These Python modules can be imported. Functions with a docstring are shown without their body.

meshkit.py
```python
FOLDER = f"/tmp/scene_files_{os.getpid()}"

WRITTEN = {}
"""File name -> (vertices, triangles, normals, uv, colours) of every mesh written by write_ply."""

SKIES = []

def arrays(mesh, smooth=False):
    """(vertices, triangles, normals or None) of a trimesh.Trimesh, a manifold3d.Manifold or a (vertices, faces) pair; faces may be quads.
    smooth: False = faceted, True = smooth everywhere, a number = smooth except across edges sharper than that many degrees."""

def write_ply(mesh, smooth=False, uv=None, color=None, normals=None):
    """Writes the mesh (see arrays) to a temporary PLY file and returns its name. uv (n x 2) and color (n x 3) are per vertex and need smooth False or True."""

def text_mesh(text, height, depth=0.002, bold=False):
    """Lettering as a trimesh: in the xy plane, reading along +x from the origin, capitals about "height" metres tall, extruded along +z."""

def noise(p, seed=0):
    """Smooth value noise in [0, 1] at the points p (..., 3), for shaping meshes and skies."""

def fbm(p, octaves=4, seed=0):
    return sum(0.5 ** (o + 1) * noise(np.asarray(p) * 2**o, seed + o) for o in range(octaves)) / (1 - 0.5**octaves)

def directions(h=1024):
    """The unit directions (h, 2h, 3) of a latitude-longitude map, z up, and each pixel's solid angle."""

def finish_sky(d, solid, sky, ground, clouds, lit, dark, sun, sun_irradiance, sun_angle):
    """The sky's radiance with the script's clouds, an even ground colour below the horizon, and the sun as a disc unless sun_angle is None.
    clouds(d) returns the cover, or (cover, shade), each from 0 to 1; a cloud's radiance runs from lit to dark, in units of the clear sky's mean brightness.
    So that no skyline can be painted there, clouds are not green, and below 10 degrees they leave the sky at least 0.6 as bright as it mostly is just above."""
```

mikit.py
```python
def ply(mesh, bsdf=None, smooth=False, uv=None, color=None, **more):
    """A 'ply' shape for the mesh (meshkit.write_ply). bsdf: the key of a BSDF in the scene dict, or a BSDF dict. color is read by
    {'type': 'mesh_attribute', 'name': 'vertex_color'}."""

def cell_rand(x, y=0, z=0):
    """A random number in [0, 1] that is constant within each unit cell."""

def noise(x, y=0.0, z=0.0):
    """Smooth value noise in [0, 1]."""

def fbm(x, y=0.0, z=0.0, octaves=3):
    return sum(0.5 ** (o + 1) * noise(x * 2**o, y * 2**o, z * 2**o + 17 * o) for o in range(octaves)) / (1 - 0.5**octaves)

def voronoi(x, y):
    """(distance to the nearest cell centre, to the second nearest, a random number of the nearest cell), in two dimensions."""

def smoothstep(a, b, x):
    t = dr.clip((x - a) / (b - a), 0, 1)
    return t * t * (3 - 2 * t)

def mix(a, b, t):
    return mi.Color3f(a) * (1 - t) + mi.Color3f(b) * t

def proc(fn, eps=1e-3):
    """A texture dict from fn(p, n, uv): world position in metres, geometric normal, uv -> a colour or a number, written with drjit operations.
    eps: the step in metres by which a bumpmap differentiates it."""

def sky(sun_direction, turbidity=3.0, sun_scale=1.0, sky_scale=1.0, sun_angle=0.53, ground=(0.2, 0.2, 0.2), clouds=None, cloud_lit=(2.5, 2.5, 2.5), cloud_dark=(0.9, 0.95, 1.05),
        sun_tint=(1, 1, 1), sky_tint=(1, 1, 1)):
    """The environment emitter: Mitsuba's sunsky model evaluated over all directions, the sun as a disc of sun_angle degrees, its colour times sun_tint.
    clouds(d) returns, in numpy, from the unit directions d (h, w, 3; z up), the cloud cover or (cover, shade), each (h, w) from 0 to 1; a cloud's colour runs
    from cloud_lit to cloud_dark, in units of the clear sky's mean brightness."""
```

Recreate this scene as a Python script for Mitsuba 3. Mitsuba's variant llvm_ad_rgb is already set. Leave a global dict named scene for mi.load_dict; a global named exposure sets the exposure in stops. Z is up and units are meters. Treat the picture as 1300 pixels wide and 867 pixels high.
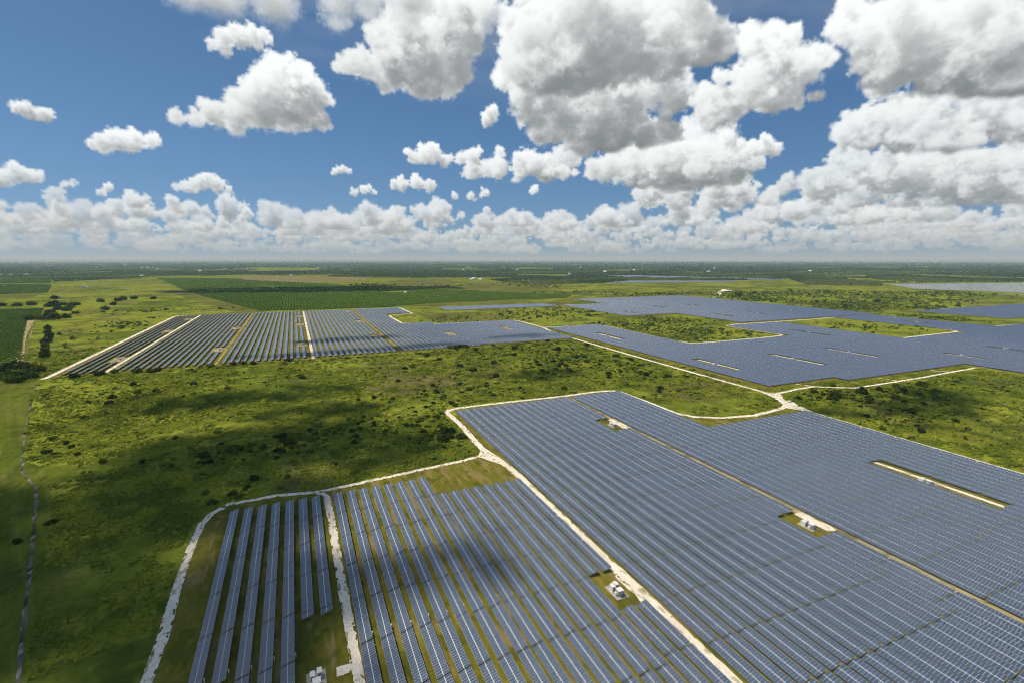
import math, random
import numpy as np, trimesh, shapely, shapely.affinity
import drjit as dr
import mitsuba as mi
import mikit, meshkit

T = mi.ScalarTransform4f
scene, labels = {}, {}
rng = np.random.default_rng(7)

# ------------------------------------------------------------------ camera: a drone 120 m above flat land, rows run along +y
CAM_H = 120.0
PITCH, YAW = math.radians(9.143), math.radians(23.287)
FW = np.array([math.sin(YAW) * math.cos(PITCH), math.cos(YAW) * math.cos(PITCH), -math.sin(PITCH)])
FOV_X = 90.888
scene['camera'] = {'type': 'perspective', 'fov': FOV_X, 'fov_axis': 'x', 'near_clip': 1.0, 'far_clip': 200000.0,
                   'to_world': T().look_at(origin=[0, 0, CAM_H], target=[float(FW[0]), float(FW[1]), float(CAM_H + FW[2])], up=[0, 0, 1])}
exposure = 1.5
SUN = np.array([-0.36, 0.30, 0.88]); SUN /= np.linalg.norm(SUN)

# ------------------------------------------------------------------ sky: fair-weather cumulus over an even base, marched as volumes
# each cloud: density, then puffs (x, y, z, radius) in km from the camera; the flat base lies 1.25 km up
CLOUDS = [
    (1, [(-0.07, 5.66, 1.68, 0.23), (0.04, 5.66, 1.55, 0.28), (0.19, 5.66, 1.46, 0.22), (-0.19, 5.66, 1.42, 0.23), (-0.4, 5.65, 1.34, 0.16), (-0.59, 5.63, 1.33, 0.12), (-0.72, 5.62, 1.27, 0.09), (-0.87, 5.6, 1.26, 0.07), (-0.03, 5.66, 1.83, 0.12), (0.28, 5.66, 1.65, 0.16), (0.14, 5.66, 1.75, 0.18), (-0.25, 5.66, 1.55, 0.15)]),
    (1, [(-1.76, 7.42, 1.37, 0.14), (-1.62, 7.45, 1.37, 0.12), (-1.9, 7.38, 1.32, 0.11), (-1.46, 7.48, 1.42, 0.09), (-2, 7.35, 1.29, 0.06)]),
    (0.7, [(-2.11, 6.03, 1.32, 0.06), (-2.05, 6.05, 1.29, 0.06), (-1.96, 6.08, 1.3, 0.06)]),
    (0.6, [(-0.29, 3.69, 1.31, 0.07), (-0.2, 3.69, 1.33, 0.08), (-0.12, 3.69, 1.35, 0.07), (-0.05, 3.7, 1.35, 0.04), (-0.35, 3.68, 1.27, 0.04)]),
    (0.12, [(-0.24, 3.04, 1.24, 0.14), (0, 3.05, 1.29, 0.14), (0.31, 3.04, 1.34, 0.14), (0.68, 2.98, 1.42, 0.17), (1.09, 2.85, 1.36, 0.1), (-0.4, 3.03, 1.24, 0.09), (0.47, 3.02, 1.35, 0.11)]),
    (1, [(0.76, 3.94, 1.38, 0.18), (1.01, 3.88, 1.45, 0.22), (1.2, 3.83, 1.43, 0.16), (0.55, 3.97, 1.39, 0.12), (0.44, 3.99, 1.37, 0.08), (0.88, 3.91, 1.6, 0.18), (0.66, 3.96, 1.58, 0.1), (1.13, 3.85, 1.64, 0.17), (0.98, 3.89, 1.29, 0.13), (0.78, 3.93, 1.72, 0.11), (1.32, 3.79, 1.55, 0.09), (1.21, 3.82, 1.81, 0.17), (1.37, 3.77, 1.84, 0.1)]),
    (0.9, [(1.68, 6.76, 1.37, 0.14), (1.53, 6.79, 1.34, 0.09), (1.92, 6.69, 1.3, 0.09), (2.12, 6.63, 1.32, 0.09), (2.27, 6.58, 1.36, 0.11), (1.78, 6.73, 1.42, 0.1)]),
    (1, [(2.67, 7.76, 1.4, 0.17), (3.02, 7.63, 1.43, 0.21), (3.45, 7.45, 1.52, 0.22), (3.36, 7.49, 1.37, 0.17), (3.69, 7.33, 1.38, 0.2), (3.96, 7.19, 1.34, 0.12), (4.12, 7.1, 1.34, 0.07)]),
    (1, [(1.79, 3.72, 1.7, 0.27), (2, 3.61, 1.75, 0.29), (2.3, 3.43, 1.78, 0.32), (2.57, 3.23, 1.72, 0.29), (2.78, 3.05, 1.58, 0.2), (1.63, 3.79, 1.81, 0.12), (2.35, 3.39, 1.51, 0.26), (2.58, 3.22, 1.54, 0.23), (2.11, 3.55, 1.47, 0.27), (1.85, 3.69, 1.43, 0.24), (2.86, 2.97, 1.49, 0.11)]),
    (1, [(2.39, 5.54, 2.09, 0.21), (2.7, 5.39, 1.96, 0.35), (2.3, 5.58, 1.96, 0.12), (2.55, 5.47, 1.67, 0.22), (2.86, 5.31, 1.67, 0.27), (3.17, 5.13, 1.49, 0.29), (2.71, 5.39, 1.46, 0.2), (3.46, 4.94, 1.47, 0.26), (3.65, 4.8, 1.87, 0.3), (3.81, 4.68, 1.93, 0.25), (3.91, 4.59, 1.72, 0.19), (3.67, 4.79, 1.38, 0.19), (3.09, 5.18, 1.78, 0.4), (3.38, 5, 1.81, 0.35), (3.83, 4.66, 1.4, 0.17)]),
    (1, [(4.84, 7.32, 1.52, 0.26), (5.15, 7.11, 1.55, 0.26), (5.54, 6.81, 1.63, 0.35), (5.91, 6.5, 1.54, 0.37), (6.16, 6.26, 1.58, 0.34), (6.39, 6.02, 1.61, 0.18), (5.74, 6.65, 1.35, 0.23), (6.09, 6.33, 1.32, 0.25), (4.63, 7.46, 1.42, 0.13)]),
    (1, [(4.07, 3.74, 1.95, 0.19), (4.18, 3.61, 1.82, 0.23), (4.33, 3.43, 1.72, 0.2), (4.08, 3.72, 1.67, 0.24), (3.9, 3.91, 1.5, 0.21), (3.78, 4.03, 1.44, 0.17), (4.22, 3.57, 1.51, 0.18), (4.4, 3.34, 1.45, 0.06), (3.86, 3.96, 1.39, 0.17), (4.24, 3.54, 1.94, 0.11), (4, 3.81, 2.03, 0.1)]),
    (1, [(4.49, 8.15, 1.72, 0.31), (5.36, 7.61, 1.69, 0.41), (5.93, 7.17, 1.57, 0.48), (6.36, 6.8, 1.54, 0.47), (6.74, 6.42, 1.53, 0.36), (5.67, 7.38, 1.87, 0.4), (6.16, 6.98, 1.96, 0.45), (6.56, 6.61, 1.94, 0.33), (6.94, 6.21, 1.57, 0.18)]),
    (1, [(7.95, 10.28, 1.51, 0.3), (8.51, 9.82, 1.49, 0.37), (9.09, 9.29, 1.49, 0.4), (9.55, 8.81, 1.5, 0.32), (9.88, 8.44, 1.37, 0.21)]),
    (1, [(5.36, 4.87, 1.38, 0.12), (5.46, 4.76, 1.39, 0.12), (5.53, 4.67, 1.34, 0.08)]),
    (0.9, [(6.88, 8.65, 1.41, 0.23), (7.34, 8.25, 1.38, 0.25), (7.77, 7.85, 1.39, 0.25), (8.07, 7.55, 1.39, 0.21)]),
    (0.9, [(10.62, 12.24, 1.58, 0.35), (11.27, 11.65, 1.55, 0.34), (11.72, 11.2, 1.53, 0.29), (10.1, 12.67, 1.7, 0.24)]),
    (1, [(4.37, 3.06, 1.96, 0.17), (4.47, 2.91, 1.78, 0.23), (4.57, 2.74, 1.79, 0.34), (4.74, 2.45, 1.7, 0.36), (4.85, 2.21, 1.58, 0.34), (4.43, 2.97, 1.64, 0.1), (4.53, 2.81, 1.57, 0.22), (4.71, 2.51, 1.47, 0.27), (4.85, 2.22, 1.37, 0.29), (4.94, 2.01, 1.47, 0.33), (5.02, 1.8, 1.41, 0.32)]),
    (1, [(6.28, 4.32, 1.56, 0.21), (6.43, 4.09, 1.62, 0.28), (6.54, 3.91, 1.71, 0.26), (6.63, 3.77, 1.47, 0.29), (6.44, 4.08, 1.41, 0.15), (6.76, 3.52, 1.43, 0.28), (6.68, 3.67, 1.75, 0.22), (6.45, 4.07, 2.05, 0.17)]),
    (0.8, [(7.34, 3.45, 1.6, 0.34), (7.45, 3.2, 1.51, 0.33), (7.3, 3.53, 1.87, 0.25), (7.56, 2.93, 1.49, 0.34)]),
    (1, [(12.72, 8.3, 1.71, 0.5), (13.13, 7.65, 1.68, 0.59), (13.53, 6.91, 1.61, 0.64), (13.87, 6.21, 1.57, 0.67), (14.14, 5.55, 1.5, 0.64), (12.26, 8.97, 1.65, 0.32)]),
    (1, [(11.05, 9.23, 1.66, 0.16), (11.2, 9.04, 1.79, 0.23), (11.5, 8.65, 1.83, 0.34), (11.78, 8.27, 1.92, 0.41), (12.03, 7.9, 2.05, 0.47), (12.34, 7.4, 2, 0.53), (12.62, 6.92, 1.94, 0.6), (12.89, 6.4, 1.8, 0.58), (13.13, 5.9, 1.74, 0.61), (13.31, 5.48, 1.61, 0.59), (13.5, 4.99, 1.63, 0.6)]),
    (0.5, [(1.8, 4.69, 1.33, 0.07), (1.76, 4.7, 1.28, 0.05), (1.83, 4.67, 1.38, 0.05)]),
    (0.8, [(0.66, 8.14, 1.29, 0.05), (0.75, 8.13, 1.32, 0.06), (0.84, 8.12, 1.31, 0.05)]),
    (0.9, [(1.92, 9.56, 1.37, 0.13), (2.2, 9.5, 1.39, 0.14), (2.41, 9.45, 1.34, 0.12), (1.78, 9.59, 1.32, 0.07)]),
    (0.8, [(1.2, 10.61, 1.32, 0.08), (1.4, 10.59, 1.36, 0.11), (1.57, 10.56, 1.32, 0.06)]),
    (0.6, [(3.16, 10.35, 1.32, 0.08), (3.49, 10.25, 1.33, 0.1), (3.75, 10.15, 1.36, 0.1)]),
    (0.8, [(4.41, 9.15, 1.34, 0.09)]),
    (0.9, [(-1.71, 11.52, 1.36, 0.13), (-1.51, 11.55, 1.45, 0.17), (-1.26, 11.58, 1.43, 0.17), (-1.06, 11.6, 1.38, 0.09), (-1.9, 11.49, 1.35, 0.07)]),
    (0.8, [(-3.36, 13.09, 1.47, 0.1), (-3.47, 13.06, 1.36, 0.08)]),
    (0.9, [(-4.41, 11.73, 1.45, 0.18), (-4.27, 11.78, 1.47, 0.16), (-4.11, 11.84, 1.44, 0.13), (-4.57, 11.67, 1.4, 0.2), (-4.03, 11.87, 1.5, 0.08), (-3.72, 11.97, 1.37, 0.07), (-3.62, 12, 1.38, 0.07)]),
    (1, [(-3.31, 14.69, 1.43, 0.17), (-3.2, 14.71, 1.36, 0.17), (-3.4, 14.67, 1.32, 0.15)]),
]


def random_clouds():
    """The cumulus field that goes on all round and out to the horizon."""
    r = np.random.default_rng(5)
    out = []
    def heap(D, az, w, h, dens):
        n, ps = int(r.integers(5, 10)), []
        for _ in range(n):
            t = r.normal(0, 0.42)
            rad = w * r.uniform(0.2, 0.36) * max(0.35, 1 - 0.6 * abs(t))
            ps.append((D * math.sin(az) + t * w * math.cos(az), D * math.cos(az) - t * w * math.sin(az) + r.normal(0, 0.2) * w,
                       1.25 + rad * 0.45 + max(0, 1 - abs(t)) * h * r.uniform(0.0, 0.9), rad))
        out.append((dens, ps))
    for _ in range(750):                                # the flat far-off ones under the haze
        D = r.uniform(24, 95)
        heap(D, r.uniform(-math.pi, math.pi), math.exp(r.uniform(-0.9, 1.0)) * (0.6 + 0.008 * D), 0.12, 0.8)
    for _ in range(850):
        D = 1 / r.uniform(1 / 95, 1 / 17.5) if r.random() < 0.6 else r.uniform(17, 70)
        s = 0.9 + 0.022 * D
        heap(D, r.uniform(-math.pi, math.pi), math.exp(r.uniform(-1.5, 0.35)) * s, r.uniform(0.05, 1.0) ** 2 * 0.75 * s, 1.0)
    for _ in range(150):                                # nearer clouds, outside the part of the sky that the table describes
        az = r.uniform(-math.pi, math.pi)
        if abs((az - YAW + math.pi) % (2 * math.pi) - math.pi) < 0.95:
            continue
        D = r.uniform(0.6, 11)
        if D < 1.6 and math.sin(az) < 0.3:
            continue                                    # the sun stands clear
        heap(D, az, r.uniform(0.5, 1.4), r.uniform(0.2, 0.7), 1.0)
    return out


def billow(ps, r, n, tilt=0.25):
    """The puffs with smaller ones budding from their tops and sides."""
    out = [ps]
    for level, (k, lo, hi) in enumerate(((n, 0.34, 0.62), (2, 0.35, 0.6))[:1 if n < 3 else 2]):
        src = np.repeat(out[-1], k, 0)
        d = r.normal(0, 1, (len(src), 3)); d[:, 2] += tilt
        d /= np.linalg.norm(d, axis=1, keepdims=True)
        rad = src[:, 3] * r.uniform(lo, hi, len(src))
        out.append(np.c_[src[:, :3] + d * (src[:, 3] * r.uniform(0.72, 1.0, len(src)))[:, None], rad])
    return np.vstack(out)


def field(p, puffs, n, scale, octaves):
    """Cloud density at the points p (km): the union of the puffs, eaten into by noise, with a flat base."""
    def body(i, s, m):
        c = [dr.gather(mi.Float, puffs, 4 * i + k) for k in range(4)]
        q = 1 - dr.sqrt(dr.square(p[0] - c[0]) + dr.square(p[1] - c[1]) + dr.square((p[2] - c[2]) * 1.1)) / c[3]
        return i + 1, s + dr.exp(10 * dr.maximum(q, -1.6)), m
    w0 = dr.width(p[0])
    _, s, _ = dr.while_loop((mi.UInt32(0) + dr.zeros(mi.UInt32, w0), dr.zeros(mi.Float, w0), n + dr.zeros(mi.UInt32, w0)), lambda i, s, m: i < m, body)
    s = dr.log(s + 1e-8) / 10
    f = scale
    w = mikit.noise(p[0] * f * 0.6 + 3, p[1] * f * 0.6, p[2] * f * 0.6) - 0.5
    t, a, g = 0, 0.5, f * 1.5
    for o in range(octaves):
        t = t + a * (dr.abs(mikit.noise(p[0] * g + 17 * o, p[1] * g + 5, p[2] * g + 0.5 * w) * 2 - 1))
        a, g = a * 0.55, g * 2.1
    shred = mikit.noise(p[0] * f * 5 + 2 * w, p[1] * f * 5, p[2] * f * 5) * 0.6 + mikit.noise(p[0] * f * 11, p[1] * f * 11 + 7, p[2] * f * 11) * 0.4
    base = mikit.smoothstep(1.16, 1.27, p[2] + 0.06 * w)
    return dr.clip((s + 0.03 + 0.85 * (t - 0.34) + 0.5 * w - 0.45 * (shred - 0.35)) * 1.55, 0, 1) * base


def clouds(d):
    H, W = d.shape[:2]
    full = 2 * H
    el = np.degrees(np.arcsin(np.clip(d[..., 2], 0, 1)))
    veil = meshkit.fbm(d * np.array([2.2, 3.4, 9.0]) + 4, 5, 9) * 0.75 + meshkit.fbm(d * np.array([9.0, 14.0, 30.0]), 3, 2) * 0.25
    cover = np.clip((veil - 0.50) * 3.2, 0, 1) * 0.5 * np.clip((el - 15) / 12, 0, 1)      # thin high veils
    bright = cover * 0.62
    work = []
    r = np.random.default_rng(11)
    for k, (dens, ps) in enumerate(CLOUDS + random_clouds()):
        ps = np.array(ps, float)
        ps = billow(ps, r, 5 if k < len(CLOUDS) else 2)
        c = np.average(ps[:, :3], axis=0, weights=ps[:, 3] ** 2)
        work.append((np.linalg.norm(c), dens, ps, c))
    for dist, dens, ps, c in sorted(work, key=lambda x: -x[0]):
        hor = math.hypot(c[0], c[1])
        rad = (np.linalg.norm(ps[:, :3] - c, axis=1) + ps[:, 3] * 1.25).max()
        zt, zb = (ps[:, 2] + ps[:, 3] * 1.2).max(), 1.1
        e1, e0 = math.atan2(zt, max(hor - 0.7 * rad, 0.3)), math.atan2(zb, hor + rad)
        r0, r1 = max(0, int((math.pi / 2 - min(e1, 1.57)) / math.pi * full)), min(H, int((math.pi / 2 - e0) / math.pi * full) + 2)
        az, wa = math.atan2(c[1], c[0]), math.asin(min(0.99, rad / max(hor, rad * 1.01)))
        ca, cw = az / (2 * math.pi) * W, int(wa / (2 * math.pi) * W) + 2
        cols = np.arange(int(ca) - cw, int(ca) + cw + 1) % W
        if r1 - r0 < 1 or len(cols) >= W:
            continue
        D = d[r0:r1][:, cols].reshape(-1, 3)
        m = len(D)
        steps = 40 if rad / dist > 0.05 else 20
        t0, t1 = max(dist - rad, 0.05), dist + rad
        ts = t0 + (np.arange(steps)[None] + rng.random((m, 1))) / steps * (t1 - t0)
        P = D[:, None] * ts[..., None]
        p = [mi.Float(np.ascontiguousarray(P[..., k].ravel(), np.float32)) for k in range(3)]
        pf = mi.Float(ps.astype(np.float32).ravel())
        n = dr.opaque(mi.UInt32, len(ps))
        size = float(np.median(ps[:, 3][ps[:, 3] > 0.45 * ps[:, 3].max()]))
        sc = dr.opaque(mi.Float, 0.85 / size)
        rho = field(p, pf, n, sc, 4)
        tau = dr.zeros(mi.Float, dr.width(rho))
        u = dr.opaque(mi.Float, size)
        thick = dr.opaque(mi.Float, min(1.7, max(0.5, (size / 0.24) ** 0.7)))
        for k in (0.10, 0.3, 0.7, 1.35, 2.4):
            q = [p[j] + float(SUN[j]) * k * u for j in range(3)]
            tau = tau + field(q, pf, n, sc, 2) * thick * (k * 0.55)
        rho, tau = np.array(rho).reshape(m, steps), np.array(tau).reshape(m, steps)
        dt = (t1 - t0) / steps / size
        a = 1 - np.exp(-rho * dt * 9.0 * dens)
        trans = np.cumprod(np.concatenate([np.ones((m, 1)), 1 - a], 1), 1)[:, :-1]
        hgt = np.clip((P[..., 2] - 1.2) / max(0.25, zt - 1.2), 0, 1)
        lit = 0.60 * np.exp(-2.0 * tau) + (0.21 + 0.20 * hgt) * np.exp(-0.22 * tau) + 0.12 * hgt
        wgt = trans * a
        al, br = wgt.sum(1), (wgt * lit).sum(1)
        al = np.clip(al * 1.02, 0, 1)
        fade = math.exp(-max(dist - 6, 0) / 40)
        sh = (slice(r0, r1), cols)
        al2, br2 = al.reshape(r1 - r0, -1), br.reshape(r1 - r0, -1)
        air = 0.43
        br2 = br2 * fade + al2 * air * (1 - fade)
        al2, br2 = al2 * (0.35 + 0.65 * fade), br2 * (0.35 + 0.65 * fade)
        rr = np.arange(r0, r1)[:, None]
        cover[rr, cols[None]] = cover[rr, cols[None]] * (1 - al2) + al2
        bright[rr, cols[None]] = bright[rr, cols[None]] * (1 - al2) + br2
    mist = 0.66 * np.exp(-el / 1.9)                      # the pale haze low over the plain, all round
    bright = bright * (1 - mist) + mist * 0.50
    cover = cover * (1 - mist) + mist
    shade = 1 - np.clip(bright / np.maximum(cover, 1e-4), 0, 1)
    return np.clip(cover, 0, 1), shade

scene['sky'] = mikit.sky(SUN.tolist(), turbidity=3, sky_scale=0.78, clouds=clouds, cloud_lit=(5.4, 5.55, 5.5), cloud_dark=(0.5, 0.60, 0.64), sky_tint=(0.72, 0.93, 1.06), ground=(0.07, 0.09, 0.07))

# ------------------------------------------------------------------ helpers
def add(key, mesh, bsdf, smooth=False, **more):
    scene[key] = mikit.ply(mesh, bsdf, smooth=smooth, **more)
    return key

def lab(key, label=None, category=None, group=None, kind=None):
    labels[key] = {k: v for k, v in (('label', label), ('category', category), ('group', group), ('kind', kind)) if v}

def numbered(name, _seen={}):
    k = _seen.get(name, 0)
    _seen[name] = k + 1
    return name if k == 0 else '%s_%03d' % (name, k)

def ordinal(n):
    words = 'first second third fourth fifth sixth seventh eighth ninth tenth eleventh twelfth thirteenth fourteenth fifteenth sixteenth seventeenth eighteenth nineteenth twentieth'.split()
    return words[n - 1] if n <= 20 else 'twenty-' + words[n - 21]

def ragged(poly, amp, step, seed=0):
    """The polygon with an uneven edge."""
    out = []
    for g in getattr(poly, 'geoms', [poly]):
        def ring(r):
            c = np.array(r.segmentize(step).coords)[:-1]
            t = np.roll(c, -1, 0) - np.roll(c, 1, 0)
            n = np.stack([t[:, 1], -t[:, 0]], 1) / (np.linalg.norm(t, axis=1, keepdims=True) + 1e-9)
            w = meshkit.fbm(np.c_[c / (step * 2.6), np.zeros(len(c))], 3, seed) - 0.5
            return c + n * (w * 2 * amp)[:, None]
        out.append(shapely.Polygon(ring(g.exterior), [ring(h) for h in g.interiors]).buffer(0))
    return shapely.union_all(out)

def sheet(poly, z):
    vs, fs, n = [], [], 0
    for g in getattr(poly, 'geoms', [poly]):
        if g.geom_type != 'Polygon' or g.area < 0.05:
            continue
        v, f = trimesh.creation.triangulate_polygon(g, engine='earcut')
        vs.append(np.c_[v, np.full(len(v), z)]); fs.append(f + n); n += len(v)
    v, f = np.vstack(vs), np.vstack(fs)
    c = np.cross(v[f[:, 1]] - v[f[:, 0]], v[f[:, 2]] - v[f[:, 0]])[:, 2]
    f[c < 0] = f[c < 0][:, ::-1]
    return trimesh.Trimesh(v, f, process=False)

def ribbon(pts, width, amp=0.35, step=3.0, seed=0):
    return ragged(shapely.LineString(pts).buffer(width / 2, cap_style='flat', join_style='round'), amp, step, seed)

def box(x0, x1, y0, y1, z0, z1):
    m = trimesh.creation.box([x1 - x0, y1 - y0, z1 - z0])
    m.apply_translation([(x0 + x1) / 2, (y0 + y1) / 2, (z0 + z1) / 2])
    return m

def cat(ms):
    vs, fs, n = [], [], 0
    for m in ms:
        v, f = (m.vertices, m.faces) if hasattr(m, 'vertices') else m
        vs.append(v); fs.append(np.asarray(f) + n); n += len(v)
    return np.vstack(vs), np.vstack(fs)

def copies(tv, tf, M, off):
    """Copies of one template (vertices, faces): M (n,3,3), off (n,3)."""
    v = np.einsum('nij,kj->nki', M, tv) + off[:, None]
    f = tf[None] + (np.arange(len(off)) * len(tv))[:, None, None]
    return v.reshape(-1, 3), f.reshape(-1, 3)

def spin(a):
    c, s, o = np.cos(a), np.sin(a), np.zeros_like(a)
    return np.stack([np.stack([c, -s, o], -1), np.stack([s, c, o], -1), np.stack([o, o, o + 1], -1)], 1)

def in_view(x, y, z=0.0, margin=0.06):
    p = np.stack([x, y, np.broadcast_to(z, np.shape(x)) - CAM_H], -1)
    dep = p @ FW
    rt = np.array([math.cos(YAW), -math.sin(YAW), 0.0])
    up = np.cross(rt, FW)
    f = 1 / math.tan(math.radians(FOV_X) / 2)
    return (dep > 5) & (np.abs(p @ rt) < dep / f * (1 + margin)) & (np.abs(p @ up) < dep / f * 0.667 * (1 + margin))

def fb(x, y, scale, octaves=3, seed=0):
    return meshkit.fbm(np.stack([x / scale, y / scale, np.zeros_like(x)], -1), octaves, seed)

# ------------------------------------------------------------------ materials
fbm, noise, mix, smoothstep = mikit.fbm, mikit.noise, mikit.mix, mikit.smoothstep

def meadow(p, n, uv):
    x, y = p.x, p.y
    big, mid = fbm(x / 170, y / 170, 1, 3), fbm(x / 38 + 9, y / 38, 2, 3)
    fine, dot = fbm(x / 7, y / 7, 3, 3), noise(x / 1.3, y / 1.3, 4)
    c = mix((0.070, 0.102, 0.015), (0.172, 0.212, 0.026), smoothstep(0.34, 0.66, mid * 0.55 + big * 0.45))
    c = mix(c, (0.220, 0.230, 0.032), 0.65 * smoothstep(0.52, 0.72, fine * 0.45 + fbm(x / 60, y / 25, 8, 3) * 0.55))
    c = mix(c, (0.105, 0.090, 0.045), 0.65 * smoothstep(0.60, 0.74, fbm(x / 90 + 40, y / 60, 5, 3)))
    return c * (0.50 + 0.65 * fine + 0.35 * dot)

def lawn(p, n, uv):
    x, y = p.x, p.y
    c = mix((0.070, 0.105, 0.014), (0.115, 0.150, 0.020), fbm(x / 26, y / 40, 1, 3))
    c = mix(c, (0.125, 0.120, 0.040), 0.5 * smoothstep(0.52, 0.75, fbm(x / 12, y / 30, 6, 3)))
    c = mix(c, (0.135, 0.150, 0.030), 0.55 * smoothstep(0.50, 0.70, fbm((x * 0.93 + y * 0.37) / 3.2, (y * 0.93 - x * 0.37) / 60, 7, 3)))
    c = mix(c, (0.050, 0.072, 0.014), 0.6 * smoothstep(0.56, 0.70, fbm(x / 9, y / 12, 12, 3)))
    return c * (0.62 + 0.40 * fbm(x / 2.0, y / 6.0, 3, 2) + 0.25 * noise(x / 0.8, y / 0.8, 2))

def aisle(p, n, uv):
    """The mown, trodden grass between the rows: olive with straw and bare streaks along the wheel tracks."""
    x, y = p.x, p.y
    c = mix((0.105, 0.115, 0.015), (0.185, 0.172, 0.032), fbm(x / 16, y / 22, 1, 3))
    c = mix(c, (0.230, 0.185, 0.085), 0.8 * smoothstep(0.52, 0.72, fbm(x / 2.2, y / 15, 6, 3)))
    c = mix(c, (0.060, 0.080, 0.014), 0.6 * smoothstep(0.55, 0.7, fbm(x / 5, y / 7, 9, 3)))
    return c * (0.70 + 0.35 * fbm(x / 1.1, y / 2.5, 3, 2) + 0.15 * noise(x / 0.5, y / 0.5, 2))

def limerock(p, n, uv):
    x, y = p.x, p.y
    c = mix((0.60, 0.57, 0.48), (0.80, 0.78, 0.70), fbm(x / 5, y / 9, 1, 3))
    c = mix(c, (0.27, 0.26, 0.13), 0.7 * smoothstep(0.60, 0.74, fbm(x / 1.7, y / 4, 5, 3)))
    return c * (0.85 + 0.25 * noise(x / 0.6, y / 0.6, 3))

def dirt(p, n, uv):
    x, y = p.x, p.y
    c = mix((0.27, 0.23, 0.12), (0.43, 0.37, 0.23), fbm(x / 4, y / 7, 1, 3))
    return mix(c, (0.085, 0.10, 0.02), 0.75 * smoothstep(0.5, 0.66, fbm(x / 1.8, y / 5, 5, 3)))

def ditch_mud(p, n, uv):
    x, y = p.x, p.y
    c = mix((0.055, 0.055, 0.035), (0.15, 0.145, 0.12), smoothstep(0.35, 0.7, fbm(x / 3, y / 8, 1, 3)))
    return mix(c, (0.30, 0.30, 0.28), 0.7 * smoothstep(0.62, 0.72, fbm(x / 1.2, y / 4, 5, 3)))

def field_tan(p, n, uv):
    return mix((0.20, 0.18, 0.08), (0.15, 0.13, 0.075), fbm(p.x / 160, p.y / 160, 1, 3))

def pasture(p, n, uv):
    return mix((0.070, 0.095, 0.020), (0.150, 0.155, 0.040), fbm(p.x / 110, p.y / 110, 2, 3)) * (0.8 + 0.4 * fbm(p.x / 20, p.y / 20, 3, 2))

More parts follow.
